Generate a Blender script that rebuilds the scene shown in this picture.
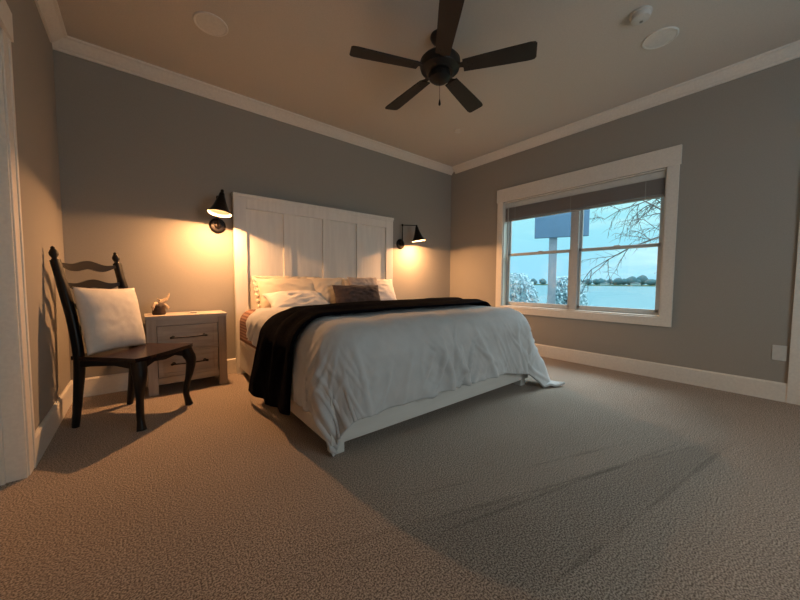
import bpy, bmesh, math, random
from mathutils import Vector, Matrix, noise
R = math.radians
PI = math.pi
random.seed(7)
for o in list(bpy.data.objects):
    bpy.data.objects.remove(o, do_unlink=True)
scene = bpy.context.scene
C = scene.collection

# ---------------------------------------------------------------- camera
cam = bpy.data.cameras.new('camera')
cam.sensor_fit = 'HORIZONTAL'; cam.sensor_width = 36.0; cam.lens = 319.8 / 800 * 36
cam.clip_start = 0.02; cam.clip_end = 3000
camo = bpy.data.objects.new('camera', cam); C.objects.link(camo)
ya, pi_, ro = R(39.056), R(3.24), R(0.281)
Fv = Vector((math.sin(ya)*math.cos(pi_), math.cos(ya)*math.cos(pi_), -math.sin(pi_)))
Rv = Vector((math.cos(ya), -math.sin(ya), 0)); Uv = Rv.cross(Fv)
R2 = Rv*math.cos(ro)+Uv*math.sin(ro); U2 = -Rv*math.sin(ro)+Uv*math.cos(ro)
m = Matrix((R2, U2, -Fv)).transposed().to_4x4(); m.translation = (0, 0, 0.935)
camo.matrix_world = m
scene.camera = camo

# ---------------------------------------------------------------- world: overcast sky, brighter overhead
w = bpy.data.worlds.new('sky'); scene.world = w; w.use_nodes = True
nt = w.node_tree; nt.nodes.clear()
tc = nt.nodes.new('ShaderNodeTexCoord'); sp = nt.nodes.new('ShaderNodeSeparateXYZ')
nt.links.new(tc.outputs['Generated'], sp.inputs[0])
cr = nt.nodes.new('ShaderNodeValToRGB')
cr.color_ramp.elements[0].position = 0.0; cr.color_ramp.elements[0].color = (.27, .58, .78, 1)
cr.color_ramp.elements[1].position = 1.0; cr.color_ramp.elements[1].color = (1.0, 1.15, 1.2, 1)
e = cr.color_ramp.elements.new(.12); e.color = (.29, .63, .76, 1)
e = cr.color_ramp.elements.new(.30); e.color = (.40, .74, .74, 1)
nt.links.new(sp.outputs[2], cr.inputs[0])
ns = nt.nodes.new('ShaderNodeTexNoise'); ns.inputs['Scale'].default_value = 3.5; ns.inputs['Detail'].default_value = 5
mp = nt.nodes.new('ShaderNodeMapping'); mp.inputs['Scale'].default_value = (1, 1, 4.5)
nt.links.new(tc.outputs['Generated'], mp.inputs[0]); nt.links.new(mp.outputs[0], ns.inputs['Vector'])
nr = nt.nodes.new('ShaderNodeValToRGB'); nr.color_ramp.elements[0].position = .5; nr.color_ramp.elements[1].position = .72
nr.color_ramp.elements[0].color = (0, 0, 0, 1); nr.color_ramp.elements[1].color = (.55, .55, .55, 1)
nt.links.new(ns.outputs['Fac'], nr.inputs[0])
mx = nt.nodes.new('ShaderNodeMixRGB'); mx.inputs[2].default_value = (.66, .86, .86, 1)
nt.links.new(nr.outputs[0], mx.inputs[0]); nt.links.new(cr.outputs[0], mx.inputs[1])
bg = nt.nodes.new('ShaderNodeBackground'); bg.inputs[1].default_value = 1.5
nt.links.new(mx.outputs[0], bg.inputs[0])
wo = nt.nodes.new('ShaderNodeOutputWorld'); nt.links.new(bg.outputs[0], wo.inputs[0])

def area(name, loc, target, sx, sy, power, col):
    l = bpy.data.lights.new(name, 'AREA'); l.shape = 'RECTANGLE'; l.size = sx; l.size_y = sy
    l.energy = power; l.color = col
    o = bpy.data.objects.new(name, l); C.objects.link(o); o.location = loc
    o.rotation_euler = (Vector(target)-Vector(loc)).to_track_quat('-Z', 'Y').to_euler()
    return o
# daylight: bright upper sky outside the lake window, and the window in the wall behind the camera
area('upper_sky_light', (7.2, 1.2, 4.6), (3.9, 1.7, 1.3), 4.0, 2.2, 620, (.82, .93, 1.0))
area('daylight_back_window', (1.9, -1.72, 1.45), (1.9, 3, 1.15), 1.7, 1.25, 20.5, (.97, .97, .96))

scene.view_settings.view_transform = 'Standard'
scene.view_settings.look = 'None'
scene.view_settings.exposure = 0.0
scene.view_settings.gamma = 1.0
scene.view_settings.use_curve_mapping = False
LAMP_W = 29.0

# ---------------------------------------------------------------- dimensions
XL, XE, YB, YS, H = -0.450, 3.94, 3.56, -1.60, 2.74
T = 0.14

# ---------------------------------------------------------------- materials
def mat(name, col, rough=.6, metal=0, col2=None, nscale=20, stretch=(1, 1, 1), bump=0, bscale=None, detail=4, spec=.5, sheen=0, lo=.35, hi=.65):
    mt = bpy.data.materials.new(name); mt.use_nodes = True; t = mt.node_tree
    b = t.nodes['Principled BSDF']
    b.inputs['Roughness'].default_value = rough; b.inputs['Metallic'].default_value = metal
    b.inputs['Specular IOR Level'].default_value = spec
    if sheen: b.inputs['Sheen Weight'].default_value = sheen
    tcn = t.nodes.new('ShaderNodeTexCoord'); mpn = t.nodes.new('ShaderNodeMapping')
    mpn.inputs['Scale'].default_value = stretch
    t.links.new(tcn.outputs['Object'], mpn.inputs[0])
    n = t.nodes.new('ShaderNodeTexNoise'); n.inputs['Scale'].default_value = nscale; n.inputs['Detail'].default_value = detail
    t.links.new(mpn.outputs[0], n.inputs['Vector'])
    if col2 is None: col2 = tuple(c*.93 for c in col)
    rp = t.nodes.new('ShaderNodeValToRGB')
    rp.color_ramp.elements[0].position = lo; rp.color_ramp.elements[1].position = hi
    rp.color_ramp.elements[0].color = (*col2, 1); rp.color_ramp.elements[1].color = (*col, 1)
    t.links.new(n.outputs['Fac'], rp.inputs[0]); t.links.new(rp.outputs[0], b.inputs['Base Color'])
    if bump:
        n2 = t.nodes.new('ShaderNodeTexNoise'); n2.inputs['Scale'].default_value = bscale or nscale; n2.inputs['Detail'].default_value = 3
        t.links.new(mpn.outputs[0], n2.inputs['Vector'])
        bp = t.nodes.new('ShaderNodeBump'); bp.inputs['Strength'].default_value = bump; bp.inputs['Distance'].default_value = .01
        t.links.new(n2.outputs['Fac'], bp.inputs['Height']); t.links.new(bp.outputs[0], b.inputs['Normal'])
    return mt

M = {}
M['wall'] = mat('greige_wall_paint', (.345, .325, .29), .75, nscale=180, bump=.06, spec=.25)
M['ceil'] = mat('ceiling_paint', (.60, .56, .50), .85, nscale=120, bump=.08, spec=.2)
M['disc'] = mat('ceiling_cover_plastic', (.74, .72, .67), .5, nscale=50)
M['trim'] = mat('white_trim_paint', (.78, .74, .67), .45, nscale=60, spec=.4)
M['door'] = mat('white_door_paint', (.75, .71, .64), .45, nscale=60, spec=.4)
M['vinyl'] = mat('white_vinyl', (.55, .56, .56), .4, nscale=40)
M['headboard'] = mat('white_painted_wood', (.80, .78, .73), .42, nscale=30, stretch=(1, 1, .1), spec=.45)
M['bedframe'] = mat('white_painted_frame', (.68, .67, .64), .45, nscale=30, stretch=(.1, 1, 1))
M['black_wood'] = mat('black_painted_wood', (.006, .005, .005), .38, col2=(.010, .007, .006), nscale=14, stretch=(1, 1, .2), spec=.3)
M['seat_wood'] = mat('dark_brown_wood', (.034, .015, .009), .25, col2=(.014, .007, .005), nscale=18, stretch=(1, .12, 1), bump=.05)
M['grey_wood'] = mat('grey_washed_wood', (.52, .45, .38), .6, col2=(.37, .31, .26), nscale=22, stretch=(.09, 1, 1), bump=.15, bscale=40)
M['grey_wood_v'] = mat('grey_washed_wood_upright', (.50, .43, .365), .6, col2=(.36, .30, .25), nscale=22, stretch=(1, 1, .09), bump=.15, bscale=40)
M['recess'] = mat('dark_drawer_backing', (.035, .025, .02), .8)
M['bronze'] = mat('dark_bronze_metal', (.014, .010, .008), .38, metal=.6)
M['fan'] = mat('dark_bronze_fan_metal', (.010, .008, .007), .45, metal=.3)
M['blade'] = mat('dark_walnut_blade', (.012, .009, .008), .6, col2=(.008, .006, .005), nscale=16, stretch=(.1, 1, 1))
M['duvet'] = mat('pale_grey_cotton', (.55, .555, .56), .8, nscale=12, bump=.1, bscale=350, spec=.2, sheen=.15)
M['sheet'] = mat('white_cotton_sheet', (.72, .68, .62), .8, nscale=14, bump=.1, bscale=200, spec=.2)
M['sham'] = mat('cream_pillow_cotton', (.70, .62, .50), .85, nscale=8, col2=(.64, .56, .45), bump=.15, bscale=160, spec=.2)
M['pillow_white'] = mat('white_pillow_cotton', (.68, .66, .64), .85, nscale=8, bump=.1, bscale=160, spec=.2)
M['pillow_pink'] = mat('pale_taupe_knit', (.52, .45, .41), .9, nscale=60, bump=.4, bscale=120, spec=.2)
M['cushion_brown'] = mat('dark_brown_plush', (.075, .055, .055), .9, col2=(.05, .036, .036), nscale=35, bump=.3, bscale=150, spec=.15, sheen=.3)
M['chair_pillow'] = mat('off_white_linen', (.62, .60, .57), .9, nscale=30, bump=.2, bscale=260, spec=.2)
M['throw'] = mat('black_navy_knit', (.0035, .004, .007), 1.0, col2=(.002, .002, .0035), nscale=30, bump=.5, bscale=180, spec=.03)
M['plastic'] = mat('white_plastic', (.60, .59, .56), .4, nscale=30)
M['plastic_grey'] = mat('grey_grille', (.30, .29, .27), .6, nscale=200, col2=(.2, .19, .18))
M['blind'] = mat('blind_slat', (.30, .27, .25), .5, nscale=20, stretch=(1, .1, 1))
M['rail'] = mat('blind_headrail', (.60, .62, .60), .35, nscale=30)
M['pot'] = mat('dark_woven_wood', (.055, .028, .016), .7, col2=(.02, .01, .006), nscale=60, bump=.4)
M['cream'] = mat('cream_shell', (.62, .48, .33), .6, nscale=40, col2=(.42, .3, .19), bump=.2)
M['bark'] = mat('bark', (.10, .10, .10), .9, nscale=30)
M['grass'] = mat('grass', (.10, .16, .08), .95, nscale=8, bump=.4)
M['leaf_hazed'] = mat('haze_tinted_leaves', (.50, .68, .76), .9, nscale=10, col2=(.44, .60, .68))  # overexposed outdoor haze is painted into the leaf colour
M['post'] = mat('haze_lightened_porch_wood', (.36, .40, .52), .7, nscale=10)  # post colour lightened to carry the outdoor glare and haze
M['beam'] = mat('slate_blue_paint', (.14, .25, .42), .7, nscale=10)
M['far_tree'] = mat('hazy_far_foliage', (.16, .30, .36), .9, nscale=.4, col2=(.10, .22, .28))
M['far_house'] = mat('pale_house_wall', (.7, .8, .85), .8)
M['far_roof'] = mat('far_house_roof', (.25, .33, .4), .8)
M['siding'] = mat('house_siding', (.5, .5, .5), .8)

# striped knit blanket
def striped():
    mt = mat('brown_striped_knit', (.26, .14, .10), .9, nscale=40, bump=.3, bscale=160, spec=.15)
    t = mt.node_tree; b = t.nodes['Principled BSDF']
    tcn = t.nodes.new('ShaderNodeTexCoord'); wv = t.nodes.new('ShaderNodeTexWave')
    wv.wave_type = 'BANDS'; wv.bands_direction = 'Z'; wv.inputs['Scale'].default_value = 12; wv.inputs['Distortion'].default_value = .6
    t.links.new(tcn.outputs['Object'], wv.inputs['Vector'])
    rp = t.nodes.new('ShaderNodeValToRGB'); rp.color_ramp.elements[0].color = (.30, .18, .13, 1); rp.color_ramp.elements[1].color = (.13, .065, .055, 1)
    t.links.new(wv.outputs['Fac'], rp.inputs[0]); t.links.new(rp.outputs[0], b.inputs['Base Color'])
    return mt
M['striped'] = striped()

# carpet: speckled pile with faint vacuum tracks
def carpet():
    mt = bpy.data.materials.new('taupe_cut_pile_carpet'); mt.use_nodes = True; t = mt.node_tree; L = t.links
    b = t.nodes['Principled BSDF']; b.inputs['Roughness'].default_value = .97; b.inputs['Specular IOR Level'].default_value = .1
    b.inputs['Sheen Weight'].default_value = .12
    tcn = t.nodes.new('ShaderNodeTexCoord')
    def nz(s, d=3):
        n = t.nodes.new('ShaderNodeTexNoise'); n.inputs['Scale'].default_value = s; n.inputs['Detail'].default_value = d
        L.new(tcn.outputs['Object'], n.inputs['Vector']); return n.outputs['Fac']
    def ma(op, a, bb):
        n = t.nodes.new('ShaderNodeMath'); n.operation = op
        for i, q in enumerate((a, bb)):
            if isinstance(q, (int, float)): n.inputs[i].default_value = q
            else: L.new(q, n.inputs[i])
        return n.outputs[0]
    f = ma('ADD', ma('MULTIPLY', nz(175, 5), .8), ma('MULTIPLY', nz(500, 2), .2))
    rp = t.nodes.new('ShaderNodeValToRGB'); rp.color_ramp.elements[0].position = .42; rp.color_ramp.elements[1].position = .59
    rp.color_ramp.elements[0].color = (.13, .10, .08, 1); rp.color_ramp.elements[1].color = (.52, .435, .36, 1)
    L.new(f, rp.inputs[0])
    # vacuum tracks: strips between pairs of straight lines on the floor
    sx = t.nodes.new('ShaderNodeSeparateXYZ'); L.new(tcn.outputs['Object'], sx.inputs[0])
    def side(p, q, soft=.02):
        dx, dy = q[0]-p[0], q[1]-p[1]; l = math.hypot(dx, dy)
        nx, ny = -dy/l, dx/l
        d = ma('ADD', ma('MULTIPLY', sx.outputs[0], nx), ma('MULTIPLY', sx.outputs[1], ny))
        d = ma('SUBTRACT', d, nx*p[0]+ny*p[1])
        d = ma('ADD', d, ma('MULTIPLY', ma('SUBTRACT', nz(3, 2), .5), .05))
        n = t.nodes.new('ShaderNodeMapRange'); n.inputs['From Min'].default_value = -soft; n.inputs['From Max'].default_value = soft
        n.inputs['To Min'].default_value = 0; n.inputs['To Max'].default_value = 1; L.new(d, n.inputs['Value']); return n.outputs[0]
    def strip(p, q, p2, q2, soft=.02): return ma('MULTIPLY', side(p, q, soft), side(q2, p2, soft))
    fade = t.nodes.new('ShaderNodeMapRange'); fade.inputs['From Min'].default_value = 2.75; fade.inputs['From Max'].default_value = 2.55
    L.new(sx.outputs[0], fade.inputs['Value'])
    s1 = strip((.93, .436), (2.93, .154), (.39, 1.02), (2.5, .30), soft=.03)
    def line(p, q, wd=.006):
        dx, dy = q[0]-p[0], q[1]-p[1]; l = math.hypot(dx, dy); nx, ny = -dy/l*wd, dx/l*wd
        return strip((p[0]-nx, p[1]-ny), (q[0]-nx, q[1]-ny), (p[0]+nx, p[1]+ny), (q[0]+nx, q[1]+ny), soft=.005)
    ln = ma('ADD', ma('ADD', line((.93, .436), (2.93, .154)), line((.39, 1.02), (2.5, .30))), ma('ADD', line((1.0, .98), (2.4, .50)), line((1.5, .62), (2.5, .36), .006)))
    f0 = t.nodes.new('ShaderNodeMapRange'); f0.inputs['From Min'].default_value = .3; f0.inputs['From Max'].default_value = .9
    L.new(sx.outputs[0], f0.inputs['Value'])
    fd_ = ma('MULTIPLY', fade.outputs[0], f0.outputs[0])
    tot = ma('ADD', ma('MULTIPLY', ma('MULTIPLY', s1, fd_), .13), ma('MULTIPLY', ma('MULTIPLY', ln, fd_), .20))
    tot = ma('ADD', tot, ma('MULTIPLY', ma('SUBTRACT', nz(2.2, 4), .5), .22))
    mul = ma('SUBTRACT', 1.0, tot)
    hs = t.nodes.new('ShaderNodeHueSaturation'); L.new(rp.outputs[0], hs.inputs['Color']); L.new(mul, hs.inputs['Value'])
    L.new(hs.outputs[0], b.inputs['Base Color'])
    bp = t.nodes.new('ShaderNodeBump'); bp.inputs['Strength'].default_value = .55; bp.inputs['Distance'].default_value = .012
    L.new(f, bp.inputs['Height']); L.new(bp.outputs[0], b.inputs['Normal'])
    return mt
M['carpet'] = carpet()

def glass():
    mt = bpy.data.materials.new('window_glass'); mt.use_nodes = True; t = mt.node_tree; t.nodes.clear()
    o = t.nodes.new('ShaderNodeOutputMaterial'); tr = t.nodes.new('ShaderNodeBsdfTransparent'); tr.inputs[0].default_value = (.93, .98, .98, 1)
    g = t.nodes.new('ShaderNodeBsdfGlossy'); g.inputs['Roughness'].default_value = .02
    mxs = t.nodes.new('ShaderNodeMixShader'); mxs.inputs[0].default_value = .05
    t.links.new(tr.outputs[0], mxs.inputs[1]); t.links.new(g.outputs[0], mxs.inputs[2]); t.links.new(mxs.outputs[0], o.inputs[0])
    return mt
M['glass'] = glass()

def emis(name, col, s):
    mt = bpy.data.materials.new(name); mt.use_nodes = True
    b = mt.node_tree.nodes['Principled BSDF']; b.inputs['Base Color'].default_value = (*col, 1)
    b.inputs['Emission Color'].default_value = (*col, 1); b.inputs['Emission Strength'].default_value = s
    return mt
M['bulb'] = emis('lit_bulb', (1, .78, .48), 5)
M['shade_in'] = mat('cream_shade_lining', (.80, .74, .62), .6, nscale=30)
def water():
    mt = mat('lake_water', (.24, .46, .60), .25, nscale=.5, col2=(.21, .42, .56), spec=.6, bump=.3, bscale=.8)
    return mt
M['water'] = water()

# ---------------------------------------------------------------- helpers
def tag(o, label=None, cat=None, group=None, kind=None):
    if label: o['label'] = label
    if cat: o['category'] = cat
    if group: o['group'] = group
    if kind: o['kind'] = kind
    return o
def obj(name, bm, m, parent=None, smooth=False, ang=None):
    me = bpy.data.meshes.new(name); bmesh.ops.recalc_face_normals(bm, faces=bm.faces) if len(bm.faces) else None
    bm.to_mesh(me); bm.free()
    for mm in (m if isinstance(m, (list, tuple)) else [m]): me.materials.append(M[mm])
    if smooth:
        for p in me.polygons: p.use_smooth = True
    o = bpy.data.objects.new(name, me); C.objects.link(o)
    if parent: o.parent = parent
    if ang is not None:
        for p in me.polygons: p.use_smooth = True
        md = o.modifiers.new('edges', 'EDGE_SPLIT'); md.split_angle = R(ang)
    return o
def thing(name, label, cat, loc=(0, 0, 0), rz=0, group=None, kind=None):
    o = bpy.data.objects.new(name, None); C.objects.link(o); o.location = loc; o.rotation_euler = (0, 0, rz)
    o.empty_display_size = .1
    return tag(o, label, cat, group, kind)
def box(bm, x0, x1, y0, y1, z0, z1, bev=0, mtx=None, mi=0):
    vs = [bm.verts.new(p) for p in ((x0, y0, z0), (x1, y0, z0), (x1, y1, z0), (x0, y1, z0), (x0, y0, z1), (x1, y0, z1), (x1, y1, z1), (x0, y1, z1))]
    fs = [bm.faces.new([vs[i] for i in f]) for f in ((3, 2, 1, 0), (4, 5, 6, 7), (0, 1, 5, 4), (1, 2, 6, 5), (2, 3, 7, 6), (3, 0, 4, 7))]
    for f in fs: f.material_index = mi
    if mtx: bmesh.ops.transform(bm, matrix=mtx, verts=vs)
    if bev:
        es = {e for f in fs for e in f.edges}
        bmesh.ops.bevel(bm, geom=list(es), offset=bev, segments=2, affect='EDGES', profile=.6)
    return bm
def mb(*boxes, bev=0):
    bm = bmesh.new()
    for b in boxes: box(bm, *b, bev=bev)
    return bm
def prism(bm, pts, axis, a0, a1):
    """extrude a closed 2D outline; axis 'x': pts=(y,z); 'y': pts=(x,z); 'z': pts=(x,y)"""
    def P(p, a):
        return {'x': (a, p[0], p[1]), 'y': (p[0], a, p[1]), 'z': (p[0], p[1], a)}[axis]
    A = [bm.verts.new(P(p, a0)) for p in pts]; B = [bm.verts.new(P(p, a1)) for p in pts]
    n = len(pts)
    bm.faces.new(A); bm.faces.new(B[::-1])
    for i in range(n): bm.faces.new((A[i], B[i], B[(i+1) % n], A[(i+1) % n]))
    return bm
def lathe(bm, prof, n=32, mtx=None, closed=False):
    """prof: (r,z) list"""
    rings = []
    nv = []
    for r, z in prof:
        if r < 1e-5:
            v = bm.verts.new((0, 0, z)); rings.append([v]); nv.append(v)
        else:
            rg = [bm.verts.new((r*math.cos(2*PI*i/n), r*math.sin(2*PI*i/n), z)) for i in range(n)]
            rings.append(rg); nv += rg
    seq = list(zip(rings, rings[1:]))
    if closed: seq.append((rings[-1], rings[0]))
    for a, b in seq:
        for i in range(n):
            j = (i+1) % n
            if len(a) == 1 and len(b) == 1: continue
            if len(a) == 1: bm.faces.new((a[0], b[i], b[j]))
            elif len(b) == 1: bm.faces.new((a[i], a[j], b[0]))
            else: bm.faces.new((a[i], a[j], b[j], b[i]))
    if mtx: bmesh.ops.transform(bm, matrix=mtx, verts=nv)
    return bm
def sweep(bm, pts, rad, n=12, square=False, flat=1.0):
    """tube along pts; rad: list of radius or (rx,ry)"""
    pts = [Vector(p) for p in pts]; rings = []
    up = Vector((0, 1, 0)) if abs((pts[-1]-pts[0]).normalized().z) > .6 else Vector((0, 0, 1))
    for i, p in enumerate(pts):
        t = (pts[min(i+1, len(pts)-1)]-pts[max(i-1, 0)]).normalized()
        a = t.cross(up).normalized(); b = a.cross(t).normalized()
        r = rad[i] if isinstance(rad, (list, tuple)) else rad
        rx, ry = r if isinstance(r, tuple) else (r, r)
        rg = []
        for k in range(n):
            th = 2*PI*(k+.5)/n; c, s = math.cos(th), math.sin(th)
            if square:
                q = 4.5; d = (abs(c)**q+abs(s)**q)**(-1/q); c, s = c*d, s*d
            rg.append(bm.verts.new(p+a*(c*rx)+b*(s*ry)))
        rings.append(rg)
    for A, B in zip(rings, rings[1:]):
        for k in range(n): bm.faces.new((A[k], A[(k+1) % n], B[(k+1) % n], B[k]))
    bm.faces.new(rings[0]); bm.faces.new(rings[-1][::-1])
    return bm
def catmull(P, k=6):
    P = [Vector(p) for p in P]; out = []
    for i in range(len(P)-1):
        p0, p1, p2, p3 = P[max(i-1, 0)], P[i], P[i+1], P[min(i+2, len(P)-1)]
        for j in range(k):
            t = j/k
            out.append(.5*((2*p1)+(-p0+p2)*t+(2*p0-5*p1+4*p2-p3)*t*t+(-p0+3*p1-3*p2+p3)*t**3))
    out.append(P[-1]); return out
def copy_tree(o, parent=None):
    c = o.copy(); C.objects.link(c)
    if parent: c.parent = parent
    for ch in list(o.children): copy_tree(ch, c)
    return c
def rotm(ax, a): return Matrix.Rotation(a, 4, ax)
def trm(*v): return Matrix.Translation(v)

# ================================================================ SETTING
def struct(name, bm, m, parent=None):
    o = obj(name, bm, m, parent)
    if not parent: o['kind'] = 'structure'
    return o
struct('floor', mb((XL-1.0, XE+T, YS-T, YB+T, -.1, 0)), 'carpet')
struct('ceiling', mb((XL-1.0, XE+T, YS-T, YB+T, H, H+.1)), 'ceil')
struct('wall_back', mb((XL-T, XE+T, YB, YB+T, 0, H)), 'wall')
# window wall: opening y .82..2.58, z .60..2.03 ; doorway y -.93..-.10
WY0, WY1, WZ0, WZ1 = .815, 2.585, .60, 2.035
DY0, DY1, DZ = -.97, -.09, 2.04
struct('wall_right', mb((XE, XE+T, WY1, YB, 0, H), (XE, XE+T, DY1, WY0, 0, H), (XE, XE+T, WY0, WY1, 0, WZ0), (XE, XE+T, WY0, WY1, WZ1, H),
                        (XE, XE+T, DY0, DY1, DZ, H), (XE, XE+T, YS, DY0, 0, H)), 'wall')
# left wall with doorway y 1.42..2.27
LY0, LY1, LZ = 1.42, 2.265, 2.05
struct('wall_left', mb((XL-T, XL, LY1, YB, 0, H), (XL-T, XL, LY0, LY1, LZ, H), (XL-T, XL, YS, LY0, 0, H)), 'wall')
# wall behind the camera with a window opening
struct('wall_front', mb((XL-T, 1.0, YS-T, YS, 0, H), (2.8, XE+T, YS-T, YS, 0, H), (1.0, 2.8, YS-T, YS, 0, .75), (1.0, 2.8, YS-T, YS, 2.1, H)), 'wall')
# baseboards
BH, BT = .15, .016
def base_x(name, x0, x1, y, s):     # runs along x, wall at y, room on side s
    pts = [(y, 0), (y+s*BT, 0), (y+s*BT, BH-.012), (y+s*BT*.45, BH), (y, BH)]
    struct(name, prism(bmesh.new(), pts, 'x', x0, x1), 'trim')
def base_y(name, y0, y1, x, s):
    pts = [(x, 0), (x+s*BT, 0), (x+s*BT, BH-.012), (x+s*BT*.45, BH), (x, BH)]
    struct(name, prism(bmesh.new(), pts, 'y', y0, y1), 'trim')
base_x('baseboard_back', XL, XE, YB, -1)
base_y('baseboard_right', .0, YB-BT, XE, -1)
base_y('baseboard_left', 2.366, YB-BT, XL, 1)
base_x('baseboard_front', XL, XE, YS, 1)
# crown
CP = [(0, 0), (.012, 0), (.016, .012), (.03, .022), (.058, .055), (.072, .073), (.086, .078), (.09, .09), (0, .09)]
def crown(name, axis, a0, a1, wall, s):
    pts = [(wall+s*d, H-.09+z) for d, z in CP]
    struct(name, prism(bmesh.new(), pts, axis, a0, a1), 'trim')
crown('trim_1', 'x', XL, XE, YB, -1)
crown('trim_2', 'y', YS, YB-.09, XE, -1)
crown('trim_3', 'y', YS, YB-.09, XL, 1)
crown('trim_4', 'x', XL+.09, XE-.09, YS, 1)

# ---- lake window
win = thing('window_1', None, None, (XE, 0, 0)); win['kind'] = 'structure'
bm = bmesh.new()
box(bm, -.020, 0, 2.585, 2.675, .60, 2.04, .003); box(bm, -.020, 0, .725, .815, .60, 2.04, .003)
box(bm, -.020, 0, .725, 2.675, .515, .60, .003)
box(bm, -.026, 0, .715, 2.685, 2.04, 2.215, .003)
obj('casing', bm, 'trim', win)
bm = mb((.0, .075, WY0, WY0+.012, WZ0, WZ1), (.0, .075, WY1-.012, WY1, WZ0, WZ1), (.0, .075, WY0, WY1, WZ1-.012, WZ1), (-.002, .075, WY0, WY1, WZ0, WZ0+.014))
obj('jamb', bm, 'trim', win)
# vinyl frame
fx0, fx1 = .075, .125
fy0, fy1, fz0, fz1 = WY0+.012, WY1-.012, WZ0+.014, WZ1-.012
mid = 1.66
bm = mb((fx0, fx1, fy0, fy0+.022, fz0, fz1), (fx0, fx1, fy1-.022, fy1, fz0, fz1), (fx0, fx1, fy0, fy1, fz0, fz0+.022), (fx0, fx1, fy0, fy1, fz1-.03, fz1),
        (fx0-.02, fx1, mid-.04, mid+.04, fz0, fz1), bev=.003)
obj('window_frame', bm, 'vinyl', win)
for (a, b) in ((fy0+.022, mid-.04), (mid+.04, fy1-.022)):
    for k, (z0, z1, xo) in enumerate(((fz0+.022, 1.335, .0), (1.30, fz1-.03, .022))):
        q = .028
        bm = mb((fx0+xo, fx0+xo+.022, a, a+q, z0, z1), (fx0+xo, fx0+xo+.022, b-q, b, z0, z1), (fx0+xo, fx0+xo+.022, a, b, z0, z0+q+.004), (fx0+xo, fx0+xo+.022, a, b, z1-q-.004, z1), bev=.003)
        s = obj('sash', bm, 'vinyl', win)
        obj('glass_pane', mb((fx0+xo+.009, fx0+xo+.013, a+q, b-q, z0+q, z1-q)), 'glass', s)
bm = mb((fx0-.012, fx0, 2.05, 2.11, 1.33, 1.342), (fx0-.012, fx0, 1.2, 1.26, 1.33, 1.342), bev=.002)
obj('sash_lock', bm, 'vinyl', win)

# ---- window behind the camera (daylight comes in here)
win2 = thing('window_2', None, None, (0, YS, 0)); win2['kind'] = 'structure'
obj('casing', mb((.91, 1.0, 0, .02, .66, 2.19), (2.8, 2.89, 0, .02, .66, 2.19), (1.0, 2.8, 0, .02, 2.1, 2.19), (1.0, 2.8, 0, .02, .66, .75)), 'trim', win2)
obj('window_frame', mb((1.0, 1.04, -.08, -.03, .75, 2.1), (2.76, 2.8, -.08, -.03, .75, 2.1), (1.0, 2.8, -.08, -.03, .75, .79), (1.0, 2.8, -.08, -.03, 2.06, 2.1), (1.88, 1.92, -.08, -.03, .75, 2.1)), 'vinyl', win2)

# ---- doorway in the left wall: casing, jamb, closed panel door
d1 = thing('door_1', None, None, (XL, 0, 0)); d1['kind'] = 'structure'
bm = bmesh.new()
box(bm, 0, .012, LY1, LY1+.10, 0, 2.05, .003); box(bm, .0, .017, LY1+.072, LY1+.10, 0, 2.05, .004)
box(bm, 0, .020, LY0-.10, LY0, 0, 2.05, .003); box(bm, 0, .024, LY0-.11, LY1+.105, 2.05, 2.18, .003)
obj('casing', bm, 'trim', d1)
bm = mb((-T, .006, LY1-.018, LY1, 0, LZ), (-T, .006, LY0, LY0+.018, 0, LZ), (-T, .006, LY0, LY1, LZ-.018, LZ), (-.075, -.06, LY1-.030, LY1-.018, 0, LZ-.018))
obj('jamb', bm, 'trim', d1)
def door_leaf(a, b, x0, x1, z1, s):
    bm = bmesh.new(); st = .11
    box(bm, x0, x1, a, a+st, .01, z1, .003); box(bm, x0, x1, b-st, b, .01, z1, .003)
    for z in ((.01, .22), (.95, 1.10), (z1-.12, z1)): box(bm, x0, x1, a+st, b-st, z[0], z[1], .002)
    box(bm, x0+.012, x1-.012, a+st-.005, b-st+.005, .2, z1-.1)
    return bm
obj('door_leaf', door_leaf(LY0+.02, LY1-.032, -.12, -.08, LZ-.022, 1), 'door', d1)
# ---- doorway in the window wall
d2 = thing('door_2', None, None, (XE, 0, 0)); d2['kind'] = 'structure'
bm = bmesh.new()
box(bm, -.022, 0, DY1, DY1+.09, 0, DZ, .003); box(bm, -.022, 0, DY0-.09, DY0, 0, DZ, .003); box(bm, -.026, 0, DY0-.10, DY1+.10, DZ, DZ+.14, .003)
obj('casing', bm, 'trim', d2)
obj('jamb', mb((-.004, T, DY1-.018, DY1, 0, DZ), (-.004, T, DY0, DY0+.018, 0, DZ), (-.004, T, DY0, DY1, DZ-.018, DZ)), 'trim', d2)
obj('door_leaf', door_leaf(DY0+.02, DY1-.02, .04, .08, DZ-.022, 1), 'door', d2)

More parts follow.
